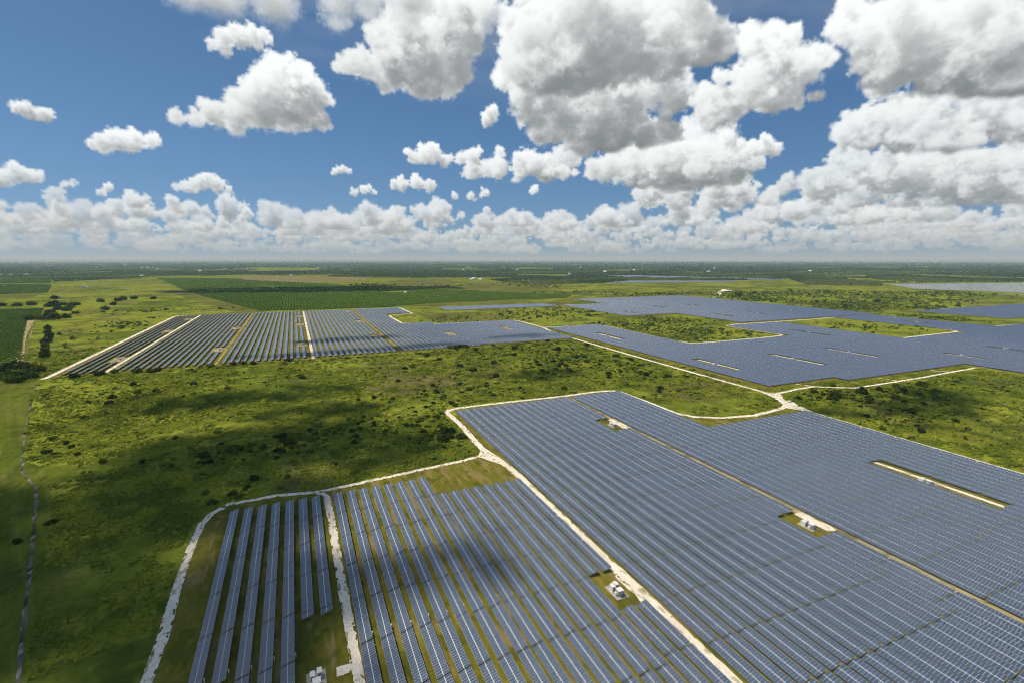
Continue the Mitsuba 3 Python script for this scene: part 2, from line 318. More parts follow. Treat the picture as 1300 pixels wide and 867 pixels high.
def grove_floor(p, n, uv):
    return mix((0.044, 0.080, 0.010), (0.064, 0.106, 0.018), fbm(p.x / 120, p.y / 120, 2, 3))

def leaves(dark, light, s=1.0):
    def fn(p, n, uv):
        c = mix(dark, light, smoothstep(0.3, 0.7, noise(p.x / (9 * s), p.y / (9 * s), 5)) * 0.6 + 0.4 * noise(p.x / (0.9 * s), p.y / (0.9 * s), p.z / (0.9 * s)))
        return c * (0.75 + 0.5 * noise(p.x / (0.35 * s), p.y / (0.35 * s), p.z / (0.35 * s)))
    return fn

def woods(p, n, uv):
    x, y = p.x, p.y
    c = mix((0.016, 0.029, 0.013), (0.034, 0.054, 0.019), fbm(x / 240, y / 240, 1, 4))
    c = mix(c, (0.060, 0.082, 0.026), 0.75 * smoothstep(0.54, 0.68, fbm(x / 1100, y / 420, 8, 3)))  # differing stands; their dark bands also put distant cloud shade into the colour
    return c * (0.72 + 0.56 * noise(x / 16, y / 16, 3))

def glass_tone(p, n, uv):
    v = mikit.cell_rand(p.x / 1.72, p.y / 1.009, 1)
    c = mix((0.040, 0.070, 0.124), (0.052, 0.084, 0.144), v)
    return c * (0.92 + 0.16 * fbm(p.x / 30, p.y / 30, 2, 2))

def diffuse(key, fn):
    scene[key] = {'type': 'diffuse', 'reflectance': mikit.proc(fn)}

def leafy(key, dark, light, s=1.0):
    scene[key] = {'type': 'twosided', 'b': {'type': 'diffuse', 'reflectance': mikit.proc(leaves(dark, light, s))}}

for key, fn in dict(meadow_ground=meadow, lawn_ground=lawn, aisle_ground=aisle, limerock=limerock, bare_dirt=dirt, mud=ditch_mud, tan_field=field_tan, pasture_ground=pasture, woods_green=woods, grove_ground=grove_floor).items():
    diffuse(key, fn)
leafy('scrub_green', (0.056, 0.088, 0.011), (0.178, 0.208, 0.024))
leafy('scrub_dark', (0.048, 0.074, 0.013), (0.104, 0.138, 0.022))
leafy('tree_green', (0.024, 0.040, 0.010), (0.050, 0.074, 0.016))
leafy('grove_green', (0.046, 0.088, 0.010), (0.060, 0.108, 0.016), 3.0)
scene['bark'] = {'type': 'diffuse', 'reflectance': {'type': 'rgb', 'value': [0.09, 0.075, 0.06]}}
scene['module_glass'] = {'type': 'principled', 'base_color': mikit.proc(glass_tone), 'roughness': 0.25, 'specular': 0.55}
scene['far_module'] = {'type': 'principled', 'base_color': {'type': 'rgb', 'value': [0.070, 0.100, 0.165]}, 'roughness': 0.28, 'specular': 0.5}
scene['aluminium'] = {'type': 'twosided', 'b': {'type': 'principled', 'base_color': {'type': 'rgb', 'value': [0.50, 0.54, 0.58]}, 'metallic': 0.0, 'roughness': 0.5}}
scene['frame_grey'] = {'type': 'twosided', 'b': {'type': 'principled', 'base_color': {'type': 'rgb', 'value': [0.33, 0.37, 0.43]}, 'roughness': 0.5}}
scene['steel'] = {'type': 'twosided', 'b': {'type': 'principled', 'base_color': {'type': 'rgb', 'value': [0.20, 0.20, 0.21]}, 'metallic': 0.3, 'roughness': 0.6}}
scene['white_paint'] = {'type': 'twosided', 'b': {'type': 'principled', 'base_color': {'type': 'rgb', 'value': [0.66, 0.68, 0.70]}, 'roughness': 0.4}}
scene['grey_paint'] = {'type': 'twosided', 'b': {'type': 'principled', 'base_color': {'type': 'rgb', 'value': [0.30, 0.33, 0.37]}, 'roughness': 0.45}}
scene['dark_louvre'] = {'type': 'twosided', 'b': {'type': 'diffuse', 'reflectance': {'type': 'rgb', 'value': [0.06, 0.065, 0.07]}}}
def concrete(p, n, uv):
    return mix((0.30, 0.29, 0.26), (0.44, 0.43, 0.39), fbm(p.x / 1.5, p.y / 1.5, 1, 3))
diffuse('concrete', concrete)
scene['cloud_white'] = {'type': 'twosided', 'b': {'type': 'diffuse', 'reflectance': {'type': 'rgb', 'value': [0.9, 0.9, 0.9]}}}
scene['lake_water'] = {'type': 'principled', 'base_color': {'type': 'rgb', 'value': [0.035, 0.045, 0.045]}, 'roughness': 0.2, 'specular': 0.6}

# ------------------------------------------------------------------ air
scene['haze_air'] = {'type': 'homogeneous', 'albedo': {'type': 'rgb', 'value': [0.95, 0.95, 0.95]},
                     'sigma_t': {'type': 'rgb', 'value': [1.9e-5, 3.0e-5, 3.9e-5]}}
scene['haze'] = {'type': 'cube', 'to_world': T().translate([0, 0, 63.5]).scale([45000, 45000, 64.5]), 'bsdf': {'type': 'null'},
                 'interior': {'type': 'ref', 'id': 'haze_air'}}
lab('haze', 'thin summer haze over the plain', 'haze', kind='stuff')
scene['camera']['medium'] = {'type': 'ref', 'id': 'haze_air'}

# ------------------------------------------------------------------ ground
rings = np.r_[0, np.geomspace(40, 42000, 44)]
an = np.arange(128) * 2 * np.pi / 128
gv = np.concatenate([[[0, 0, 0]]] + [np.stack([r * np.sin(an), r * np.cos(an), 0 * an], 1) for r in rings[1:]])
gf = [[0, 1 + (k + 1) % 128, 1 + k] for k in range(128)]
for i in range(len(rings) - 2):
    a, b = 1 + 128 * i, 1 + 128 * (i + 1)
    for k in range(128):
        j = (k + 1) % 128
        gf += [[a + k, a + j, b + j], [a + k, b + j, b + k]]
add('ground', trimesh.Trimesh(gv, np.array(gf), process=False), 'meadow_ground')
lab('ground', 'green wet meadow with shrubs and dry patches round the arrays', kind='structure')

def land(key, poly, z, bsdf, label, kind='structure'):
    add(key, sheet(poly, z), bsdf)
    lab(key, label, kind=kind)

P = shapely.Polygon
def rect(x0, x1, y0, y1): return shapely.box(x0, y0, x1, y1)

ditch_line = [(-241, 638), (-219, 565), (-184, 458), (-158, 384), (-150, 362), (-133, 333), (-125, 310), (-110, 265), (-97, 225), (-86, 191), (-80, 173), (-70, 140)]
verge = P([(-251, 640), (-241, 640), (-219, 562), (-183, 458), (-157, 384), (-136, 356), (-114, 297), (-102, 255), (-66, 130), (-200, 130), (-420, 420), (-330, 640)])
land('mown_grass', ragged(verge, 2.0, 8), 0.03, 'lawn_ground', 'mown pale green grass along the ditch on the left')
land('ditch', ribbon(ditch_line, 1.3, 0.55, 1.6, 3), 0.07, 'mud', 'narrow grey-brown drainage ditch running down the left side')

A_area = P([(-46, 120), (-45, 255), (-36, 269), (20, 268), (62, 274), (100, 281), (108, 268), (109, 60), (40, 60)])
B_area = P([(111.6, 60), (111.6, 258), (108, 300), (110, 345), (113, 381), (251, 384), (270, 380), (272, 300), (280, 290), (330, 273), (371, 279), (371, 30), (150, 30)])
land('array_grass', shapely.union_all([ragged(A_area, 0.8, 5), ragged(B_area, 0.8, 5)]), 0.04, 'aisle_ground', 'olive mown grass between the solar rows near the camera')
F_area = shapely.union_all([rect(-238, 246, 660, 1296), rect(240, 397, 668, 935)]).difference(shapely.union_all([rect(243, 400, 935, 1400), rect(186, 243, 968, 1116)]))
C_area = shapely.union_all([rect(405, 520, 331, 806), rect(500, 726, 318, 560), rect(712, 864, 180, 696), rect(860, 1050, 180, 474), rect(1045, 1170, 180, 712), rect(1160, 1262, 180, 492), rect(1255, 1800, 100, 480)])
D_area = shapely.union_all([rect(654, 800, 896, 1190), rect(797, 1200, 712, 1354)])
E_area = rect(1346, 1900, 542, 724)
G_area = rect(330, 640, 1165, 1256)
land('far_array_grass', shapely.union_all([F_area, C_area, D_area, E_area, G_area]), 0.06, 'aisle_ground', 'olive grass and bare soil under the far solar blocks')

roads = {
 'gravel_track': ([(-47, 120), (-46, 178), (-47, 206), (-47, 238), (-46, 255), (-43, 264), (-39, 269)], 3.3, 'pale gravel track curving along the left edge of the near array'),
 'gravel_track_001': ([(-38, 271.5), (-16, 273), (5, 269), (13, 269.5), (32, 272), (64, 276), (89, 279), (103, 283)], 3.2, 'white gravel track along the far end of the near left rows'),
 'gravel_track_002': ([(5, 268), (8.7, 262), (9.3, 234), (9.4, 193), (9.8, 169), (10, 152), (10, 110)], 3.3, 'pale gravel track running between the near left rows'),
 'gravel_road': ([(375, 285), (358, 279), (326, 275), (297, 280), (279, 291), (273, 304), (272.5, 330), (272, 356), (271, 376), (266, 383), (251, 386), (217, 384), (159, 386), (118, 386), (109, 383), (106, 377), (107, 345), (105, 300), (105.5, 284), (108.5, 268), (109.6, 255), (109.6, 200), (109.6, 60)], 4.4, 'broad white gravel road looping round the main array and down its left side'),
 'gravel_road_001': ([(405, 932), (409, 900), (409, 806), (396, 750), (392, 560), (391, 428), (392, 325), (386, 305), (376, 288), (373.5, 270), (373.5, 40)], 4.5, 'long straight white gravel road between the arrays'),
 'gravel_road_002': ([(391, 313), (410, 316), (429, 319), (454, 319), (470, 309), (485, 300), (526, 300), (597, 301), (651, 304), (705, 306)], 3.6, 'white gravel road branching right along the far block'),
 'perimeter_road': ([(-243, 652), (-241, 660), (-241, 700), (-241, 1280), (-236, 1296), (-220, 1299)], 5.0, 'white perimeter road along the left edge of the far left block'),
 'row_track': ([(-194, 662), (-194, 1290)], 3.6, 'white straight track, first across the far left block'),
 'row_track_001': ([(-90, 662), (-90, 1290)], 2.4, 'tan straight track, second across the far left block'),
 'row_track_002': ([(16.5, 662), (16.5, 1290)], 3.6, 'white straight track, third across the far left block'),
 'row_track_003': ([(127, 680), (127, 1290)], 2.2, 'tan straight track, fourth across the far left block'),
 'perimeter_road_001': ([(243, 1296), (244, 1142), (188, 1116), (186, 1090), (187, 975), (200, 952), (243, 936), (300, 934), (398, 932)], 4.5, 'white road round the notch of the far left block'),
 'perimeter_road_002': ([(412, 808), (519, 803), (525, 790), (524, 590), (530, 566), (560, 562), (671, 563), (712, 566), (728, 575), (729, 690), (760, 704), (866, 702), (980, 702), (1092, 712), (1180, 714)], 4.5, 'white road round the green island beyond the right block'),
 'perimeter_road_003': ([(858, 474), (948, 478), (1030, 480), (1043, 490), (1046, 520)], 4.5, 'white road along the near edge of the small green island'),
 'perimeter_road_004': ([(1164, 500), (1178, 494), (1262, 492), (1266, 470)], 4.5, 'white road at the corner of the far right block'),
}
for k, (pts, w, text) in roads.items():
    near = pts[0][1] < 420 or pts[-1][1] < 420
    land(k, ribbon(pts, w, 0.4 if near else 0.15, 1.3 if near else 10.0, len(k)), 0.10 + 0.004 * (list(roads).index(k)), 'bare_dirt' if k in ('row_track_001', 'row_track_003') else 'limerock', text)
land('tan_track', ribbon([(215.6, 384), (217.4, 372), (217.6, 200), (217.4, 40)], 4.2, 0.45, 2.5, 4), 0.094, 'bare_dirt', 'narrow tan track running through the middle of the main array')
aprons = [rect(106.5, 111, 128, 147), rect(213, 218, 136, 154), rect(213, 218, 289, 311), rect(4.5, 9, 139.5, 143)]
land('gravel_apron', ragged(shapely.union_all(aprons), 1.0, 2.0, 5), 0.19, 'limerock', 'spilled white gravel beside the inverter pads')
land('gravel_strip', ribbon([(314.8, 178.5), (314.8, 116.5)], 3.0, 0.15, 3.0, 6), 0.18, 'limerock', 'short straight white gravel strip inside the main array')
weeds = []
for k, (pts, w, text) in roads.items():
    line = shapely.LineString(pts)
    for t in np.arange(0, line.length, 1.7):
        p0, p1 = line.interpolate(t), line.interpolate(min(t + 1, line.length))
        if p0.y < 400 and rng.random() < 0.75:
            dx, dy = p1.x - p0.x, p1.y - p0.y
            o = rng.choice((-1, 1)) * w / 2 * rng.uniform(0.72, 1.08)
            blob = shapely.Point(0, 0).buffer(1, quad_segs=3)
            blob = shapely.affinity.scale(blob, rng.uniform(0.15, 0.5), rng.uniform(0.3, 1.5))
            blob = shapely.affinity.rotate(blob, math.degrees(math.atan2(dy, dx)) - 90 + rng.normal(0, 12), origin=(0, 0))
            weeds.append(shapely.affinity.translate(blob, p0.x - dy * o, p0.y + dx * o))
land('verge_grass', ragged(shapely.union_all(weeds), 0.12, 0.4, 12), 0.20, 'aisle_ground', 'tufts of grass creeping over the edges of the gravel tracks')
land('gravel_junction', ragged(shapely.union_all([P([(98, 281.3), (104, 292), (107.6, 292), (111.2, 262), (107.6, 262)]), P([(366, 280.5), (374, 264), (377, 264), (393, 303), (404, 317.5), (396, 316.5), (390.5, 330), (389, 316), (381, 300)])]), 0.5, 1.5, 3), 0.165, 'limerock', 'white gravel junctions where the tracks meet')
land('dirt_spur', ribbon([(700, 306), (735, 300), (800, 270)], 2.6, 0.5, 4, 2), 0.16, 'bare_dirt', 'faint dirt continuation of the branch road')
stubs = [ribbon([(455, 319), (447, 333)], 3, .2, 5), ribbon([(553, 302), (550, 318)], 3, .2, 5), ribbon([(651, 304), (640, 318)], 3, .2, 5)]
land('gravel_stub', shapely.union_all(stubs), 0.17, 'limerock', 'short gravel stubs joining the branch road to the right block')

# fields beyond the arrays
GROVE = [[(-388, 2301), (-78, 1338), (80, 1317), (216, 1322), (258, 1350), (349, 1390), (532, 1410), (353, 1894), (50, 2307)],
         [(371, 1911), (543, 1420), (791, 1407), (880, 1524), (743, 1726), (570, 2021), (502, 2081)],
         [(-856, 4160), (-315, 3688), (-89, 2434), (-394, 2348)], [(-266, 3457), (172, 2717), (362, 2023), (-67, 2390)]]
ORCHARD = [[(-1366, 3379), (-1092, 3172), (-844, 2409), (-960, 2364)], [(-1934, 4801), (-1461, 4258), (-1169, 3390), (-1412, 3494)],
           [(-760, 1640), (-581, 1624), (-485, 1324), (-640, 1324)], [(-640, 1318), (-499, 1312), (-312, 790), (-420, 770)]]
land('grove_floor', shapely.union_all([P(g) for g in GROVE + ORCHARD[:3]]), 0.10, 'grove_ground', 'dark green grass floor of the citrus groves')
land('orchard_floor', P(ORCHARD[3]), 0.12, 'lawn_ground', 'pale grass floor of the near orchard on the left')
land('dirt_field', P([(-498, 1315), (-483, 1308), (-399, 1058), (-302, 771), (-312, 776)]), 0.15, 'bare_dirt', 'bare tan strip beside the left orchard')
land('tan_field_strip', P([(-422, 4345), (247, 3862), (484, 3583), (346, 3067), (-163, 2957), (-286, 3603)]), 0.2, 'tan_field', 'tan fallow field before the forest')
pastures = [P([(-60, 1300), (-330, 2150), (-420, 2330), (-450, 2300), (-120, 1300)]), P([(240, 1300), (560, 1290), (700, 1400), (545, 1408), (350, 1388), (258, 1345)]),
            P([(640, 1180), (850, 1350), (900, 1500), (790, 1395), (640, 1280)]), P([(900, 1700), (1130, 2200), (1080, 2630), (860, 2600), (580, 2080), (750, 1740)]),
            P([(380, 2320), (560, 2120), (820, 2620), (900, 3200), (640, 3300)]), P([(1000, 1354), (1230, 1350), (1500, 1500), (1300, 1500)]),
            P([(250, 940), (410, 940), (410, 1020), (340, 1120), (250, 1140)]), P([(-1000, 2350), (-840, 2400), (-780, 2100), (-900, 2100)])]
land('pasture', ragged(shapely.union_all(pastures), 8, 30), 0.08, 'pasture_ground', 'pale yellow-green pasture between arrays and groves')
land('farm_track', shapely.union_all([ribbon([(-70, 1322), (-235, 1830), (-400, 2330)], 9, 2, 20), ribbon([(352, 1900), (540, 1415)], 9, 2, 20), ribbon([(30, 2315), (352, 1900), (560, 2050), (880, 1530)], 9, 2, 20), ribbon([(-400, 2330), (30, 2315), (500, 2090)], 10, 2, 20), ribbon([(-480, 1300), (-400, 1050), (-296, 760)], 4, 1, 10)]), 0.21, 'pasture_ground', 'pale grassy farm tracks between the groves')
land('sand_lot', ragged(shapely.union_all([ribbon([(1250, 1247), (1350, 1310), (1464, 1440), (1640, 1580)], 9), P([(1500, 1460), (1640, 1590), (1600, 1500)])]), 5, 20), 0.2, 'limerock', 'bare sandy lot beyond the far block')
land('lake', ragged(P([(2752, 1607), (3600, 1400), (3400, 700), (2700, 800), (2492, 974), (2406, 1294)]), 15, 60), 0.25, 'lake_water', 'pale lake behind the far right arrays')
land('pond', ragged(P([(2349, 986), (2377, 928), (2500, 860), (2300, 870)]), 6, 20), 0.25, 'lake_water', 'small pale pond at the right edge')

# ------------------------------------------------------------------ solar tables: two modules up the slope, 22 along, tilted 15 degrees to the left
PITCH_Y, MOD, TILT, LOW = 22.55, 1.0, math.radians(16.5), 0.8
SLOPE = 3.9
ct, st = math.cos(TILT), math.sin(TILT)

def tilted(x0, x1, y0, y1, z0, z1):
    """A box given along the slope (x), along the row (y) and off the slope (z)."""
    m = box(x0, x1, y0, y1, z0, z1)
    v = m.vertices.copy()
    m.vertices = np.stack([v[:, 0] * ct - v[:, 2] * st, v[:, 1], LOW + v[:, 0] * st + v[:, 2] * ct], 1)
    return m

def open_bottom(m):
    f = m.faces
    keep = np.ones(len(f), bool)
    keep[np.argsort(m.triangles_center @ np.array([st, 0, -ct]))[-2:]] = False
    return trimesh.Trimesh(m.vertices, f[keep], process=False)

def glass_mesh(n, gone=()):
    ms = []
    for j in range(n):
        for side, (a, b) in enumerate(((0.05, 1.83), (2.07, 3.85))):
            if (side, j) not in gone:
                ms.append(open_bottom(tilted(a, b, -(j + 1) * MOD + 0.065, -j * MOD - 0.065, 0.04, 0.062)))
    return cat(ms)

def frame_mesh(n):
    L = n * MOD
    return cat([tilted(0.0, 1.85, -L, 0, 0.0, 0.04), tilted(2.05, SLOPE, -L, 0, 0.0, 0.04)])

def rail_mesh(n):
    return cat([tilted(1.86, 2.04, -n * MOD - 0.1, 0.1, -0.03, 0.060)])

def racking_mesh(n):
    L, ms = n * MOD, []
    for x in (0.5, 1.4, 2.5, 3.4):
        ms.append(tilted(x - 0.04, x + 0.04, -L, 0, -0.10, -0.002))
    for y in np.arange(-1.6, -L + 0.5, -3.6):
        ms += [tilted(0.2, 3.7, y - 0.05, y + 0.05, -0.22, -0.10), box(0.72, 0.84, y - 0.06, y + 0.06, -0.1, LOW + 0.78 * st / ct - 0.12), box(2.82, 2.96, y - 0.06, y + 0.06, -0.1, LOW + 2.88 * st / ct - 0.12)]
    return cat(ms)

def notched(y1, y0, cuts=()):
    spans, top = [], y1
    for a, b in sorted(cuts, reverse=True):
        spans.append((top, b)); top = a
    return spans + [(top, y0)]

rows = []                                    # (block, row number from its track or road, x of the low edge, y spans)
for k in range(7):
    rows.append(('left of the pale track', 7 - k, -34.9 + 6.05 * k, notched(261, 100, [(90, 167)] if k >= 5 else [])))
for k in range(8):
    rows.append(('right of the pale track', 1 + k, 12.1 + 6.25 * k, notched(261, 90)))
for k in range(8):
    rows.append(('right of the pale track', 9 + k, 61.3 + 5.99 * k, notched(239, 60, [(129.5, 150)] if k >= 6 else [])))
for k in range(16):
    rows.append(('right of the white road', 1 + k, 112.7 + 6.44 * k, notched(376, 50, [(133.5, 154), (285, 311)] if k >= 14 else [])))
for k in range(24):
    rows.append(('right of the tan track', 1 + k, 219.2 + 6.3 * k, notched(376 if k < 8 else 265, 40, [(116, 178)] if k in (14, 15) else [])))
tables = []
for block, num, x, spans in rows:
    from_end = 0
    for y1, y0 in spans:
        y = y1
        while y - y0 > 2.2:
            n = int(min(22, (y - y0) / MOD))
            from_end += 1
            cx, cy = np.array([x, x + 3.55, x, x + 3.55, x + 1.8]), np.array([y, y, y - n, y - n, y - n / 2])
            if in_view(cx, cy, 1.2, 0.0).any():
                tables.append((math.hypot(x + 1.8, y - n / 2, CAM_H), block, num, from_end, x, y, n))
            y -= PITCH_Y
tables.sort()
NEAR = 296
kinds = {}
def kind_of(n, variant):
    if (n, variant) not in kinds:
        g = np.random.default_rng(100 + variant)
        gone = () if variant == 0 else {(int(g.integers(2)), int(g.choice([0, 1, n - 1])))}
        kinds[n, variant] = (mikit.ply(glass_mesh(n, gone), 'module_glass'), mikit.ply(frame_mesh(n), 'frame_grey'), mikit.ply(rail_mesh(n), 'aluminium'), mikit.ply(racking_mesh(n), 'steel'))
    return kinds[n, variant]
def wide(block): return 1.13 if ('white' in block or 'tan' in block) else 1.03
rest_g, rest_f, rest_r = [], [], []
rest_cache = {}
for i, (dist, block, num, end, x, y, n) in enumerate(tables):
    if i < NEAR:
        key = numbered('solar_table')
        v = 0
        at = T().translate([x, y, float(rng.normal(0, 0.02))]).rotate([0, 1, 0], float(rng.normal(0, 0.5))).scale([wide(block), 1, 1.06])
        for part, d in zip(('module_glass', 'module_frame', 'middle_rail', 'racking'), kind_of(n, v)):
            scene['%s__%s' % (key, part)] = {**d, 'to_world': at}
        labels[key + '__module_glass'] = {'kind': 'stuff'}
        lab(key, 'blue solar table %s from far end of the %s row %s' % (ordinal(end), ordinal(num), block), 'solar table', 'solar tables in the rows ' + block)
        if 'pale track' in block and y - n <= 152 <= y:
            scene[key + '__combiner_box'] = mikit.ply(cat([box(3.98, 4.26, -0.3, 0.3, 0.75, 1.62), box(4.06, 4.14, -0.06, 0.06, -0.1, 0.75)]), 'white_paint', to_world=T().translate([x, 152.0 + (0 if num % 2 else 1.0), 0]))
            labels[key + '__combiner_box'] = {'label': 'small white combiner box on the high edge of the table'}
    else:
        if n not in rest_cache:
            rest_cache[n] = (glass_mesh(n), frame_mesh(n), rail_mesh(n))
        off, sc = np.array([x, y, rng.normal(0, 0.02)]), np.array([wide(block), 1, 1.06])
        rest_g.append((rest_cache[n][0][0] * sc + off, rest_cache[n][0][1])); rest_f.append((rest_cache[n][1][0] * sc + off, rest_cache[n][1][1])); rest_r.append((rest_cache[n][2][0] * sc + off, rest_cache[n][2][1]))

# the far blocks: the same tables, drawn with one slab per half
def far_tables(area, x0, pitch, skip=()):
    minx, miny, maxx, maxy = area.bounds
    x = x0
    while x < maxx:
        if x > minx and not any(a < x + 1.8 < b for a, b in skip):
            cut = area.intersection(shapely.LineString([(x + 1.8, miny - 1), (x + 1.8, maxy + 1)]))
            for g in getattr(cut, 'geoms', [cut]):
                if g.is_empty or g.length < 4:
                    continue
                ys = np.array(g.coords)[:, 1]
                y = ys.max() - 2
                while y - ys.min() > 3:
                    yield x, y, min(22.0, y - ys.min() - 1)
                    y -= PITCH_Y
        x += pitch
holes = []
far_stations = []
for x, y in [(-200, 747), (-200, 1017), (-200, 1209), (-97, 777), (-97, 1014), (8, 781), (8, 1025), (8, 1174), (119, 814), (119, 1034), (119, 1255)]:
    holes.append(rect(x - 10, x + 4.5, y - 17, y + 17)); far_stations.append((x - 1, y, 0))
for x, y in [(232, 797), (346, 822)]:
    holes.append(rect(x - 8, x + 8, y - 22, y + 22)); far_stations.append((x, y, 0))
strips = [(454, 635, 702), (445, 401, 467), (557, 383, 456), (782, 532, 600), (664, 388, 455), (772, 330, 370), (885, 335, 374)]
for x, a, b in strips:
    holes.append(rect(x - 6.5, x + 6.5, a, b)); far_stations.append((x - 2, (a + b) / 2, 1))
for x, y in [(865, 1048), (981, 1049), (1115, 1073), (859, 826), (970, 832), (1090, 840), (713, 962), (789, 1213), (901, 1290), (1107, 581), (1142, 640)]:
    holes.append(rect(x - 8, x + 8, y - 24, y + 24)); far_stations.append((x - 2, y, 1))
land('far_gravel_strip', shapely.union_all([rect(x + 1.5, x + 5, a + 1, b - 1) for x, a, b in strips]), 0.22, 'limerock', 'short white gravel strips inside the far right block')
land('bare_patch', ragged(shapely.union_all(holes[:13]), 2.0, 5.0, 8), 0.2, 'bare_dirt', 'tan worn patches round the stations of the far left block')
hole = shapely.union_all(holes)
F_rows = shapely.union_all([rect(-233, 240, 664, 1289), rect(240, 392, 672, 929)]).difference(shapely.union_all([rect(181, 250, 960, 1146), rect(241, 400, 929, 1400)]))
C_rows = shapely.union_all([rect(413, 519, 334, 799), rect(504, 712, 320, 556), rect(712, 725, 200, 556), rect(725, 862, 200, 691), rect(862, 1045, 200, 469), rect(1045, 1165, 200, 708), rect(1165, 1260, 200, 489), rect(1260, 1700, 150, 475)])
C_rows = C_rows.difference(rect(501, 504, 320, 334))
D_rows = shapely.union_all([rect(656, 797, 900, 1187), rect(797, 1196, 716, 1350)])
far = []
for area, x0, skip in ((F_rows, -232.0, [(-199, -189.5), (-95.5, -85), (11.5, 21), (122, 132)]), (C_rows, 413.5, []), (D_rows, 657.0, []), (rect(1350, 1900, 546, 720), 1351.0, []), (rect(334, 636, 1168, 1253), 335.0, [])):
    for x, y, L in far_tables(area.difference(hole), x0, 7.4 if area is F_rows else 6.3, skip):
        far.append((x, y, L))
far = np.array(far)
far = far[in_view(far[:, 0], far[:, 1] - 11, 1.0, 0.10)]
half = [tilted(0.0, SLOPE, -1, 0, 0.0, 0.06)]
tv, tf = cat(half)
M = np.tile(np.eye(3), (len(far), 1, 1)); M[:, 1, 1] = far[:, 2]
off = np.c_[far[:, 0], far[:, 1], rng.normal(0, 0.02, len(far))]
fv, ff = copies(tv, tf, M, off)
bv, bf = cat([open_bottom(tilted(1.86, 2.04, -1, 0, 0.0601, 0.075))])
bv, bf = copies(bv, bf, M, off)
# two solar fields far off, whole rows at a time
lines = []
for area in (P([(1950, 3125), (2449, 3324), (2800, 2300), (2700, 2161)]), P([(1500, 2260), (1800, 2441), (2347, 2206), (2250, 2080)])):
    for x in np.arange(1500, 2800, 6.3):
        g = area.intersection(shapely.LineString([(x, 2000), (x, 3400)]))
        if not g.is_empty and g.length > 5:
            ys = np.array(g.coords)[:, 1]
            lines.append((x, ys.max(), ys.max() - ys.min()))
lines = np.array(lines)
M = np.tile(np.eye(3), (len(lines), 1, 1)); M[:, 1, 1] = lines[:, 2]
lv, lf = copies(tv, tf, M, np.c_[lines[:, 0], lines[:, 1], np.full(len(lines), 0.3)])
add('distant_solar_array__module_glass', cat(rest_g), 'module_glass')
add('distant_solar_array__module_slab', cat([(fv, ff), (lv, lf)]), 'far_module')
add('distant_solar_array__far_rail', (bv, bf), 'frame_grey')
add('distant_solar_array__module_frame', cat(rest_f), 'frame_grey')
add('distant_solar_array__middle_rail', cat(rest_r), 'aluminium')
lab('distant_solar_array', 'blue solar rows stretching away behind the nearest tables', 'solar array', kind='stuff')

# ------------------------------------------------------------------ inverter stations
def station(x, y, size, label, group, pad=(4.2, 9.0), full=True):
    key = numbered('inverter_station')
    at = T().translate([x, y, 0])
    px, py = pad
    def part(name, mesh, bsdf, label=None):
        k = numbered(key + '__' + name)
        scene[k] = mikit.ply(mesh, bsdf, to_world=at)
        return k
    part('pad', box(-px / 2 - 0.6, px / 2 + 0.6, -py / 2, py / 2, 0.0, 0.32), 'concrete')
    for dx, dy in ((-0.95, 1.2), (0.95, 1.9)):
        k = part('inverter_cabinet', box(dx - 0.6, dx + 0.6, dy - 1.0, dy + 1.0, 0.322, 2.3), 'white_paint')
        if full:
            scene[numbered(k + '__roof_cap')] = mikit.ply(box(dx - 0.68, dx + 0.68, dy - 1.08, dy + 1.08, 2.302, 2.40), 'white_paint', to_world=at)
            scene[numbered(k + '__louvre')] = mikit.ply(cat([box(dx - 0.45, dx + 0.45, dy - 1.035, dy - 1.003, z, z + 0.16) for z in np.arange(0.6, 2.0, 0.26)]), 'dark_louvre', to_world=at)
            labels[k + '__louvre'] = {'kind': 'stuff'}
    k = part('transformer', box(-0.95, 1.15, -2.9, -0.75, 0.322, 2.35), 'grey_paint')
    if full:
        scene[k + '__lid'] = mikit.ply(box(-1.03, 1.23, -2.98, -0.67, 2.352, 2.46), 'white_paint', to_world=at)
        scene[k + '__radiator'] = mikit.ply(cat([box(xx, xx + 0.07, -3.45, -2.905, 0.6, 2.0) for xx in np.arange(-0.7, 0.95, 0.2)]), 'grey_paint', to_world=at)
        labels[k + '__radiator'] = {'kind': 'stuff'}
        part('switch_box', box(-1.9, -1.2, -2.2, -1.3, 0.322, 1.7), 'white_paint')
        part('junction_box', box(0.2, 0.9, 3.25, 3.75, 0.322, 1.5), 'white_paint')
    lab(key, label, 'inverter station', group)
station(101.5, 139.0, 1, 'white inverter cabinets on a concrete pad beside the diagonal white gravel road', 'inverter stations', pad=(3.8, 8.2))
station(208.5, 143.0, 1, 'white inverter cabinets in the nearer grassy notch beside the tan track', 'inverter stations', pad=(3.4, 8.0))
station(208.5, 297.5, 1, 'white inverter cabinets on a pad in the farther grassy notch beside the tan track', 'inverter stations', pad=(3.4, 8.0))
station(309.5, 149.0, 1, 'white inverter cabinets beside the short gravel strip inside the main array', 'inverter stations', pad=(3.6, 9.0))
station(-1.2, 139.6, 1, 'white inverter cabinets on a grey pad left of the pale track at the bottom edge', 'inverter stations', pad=(4.2, 8.2))
far_text = ['nearest of three white inverter stations left of the first track of the far left block', 'middle of three white inverter stations left of the first track of the far left block',
            'farthest of three white inverter stations left of the first track of the far left block', 'nearer white inverter station left of the second track of the far left block',
            'farther white inverter station left of the second track of the far left block', 'nearest of three white inverter stations left of the third track of the far left block',
            'middle of three white inverter stations left of the third track of the far left block', 'farthest of three white inverter stations left of the third track of the far left block',
            'nearest of three white inverter stations left of the fourth track of the far left block', 'middle of three white inverter stations left of the fourth track of the far left block',
            'farthest of three white inverter stations left of the fourth track of the far left block', 'white inverter station in the first tan patch right of the far left block tracks',
            'white inverter station in the second tan patch right of the far left block tracks']
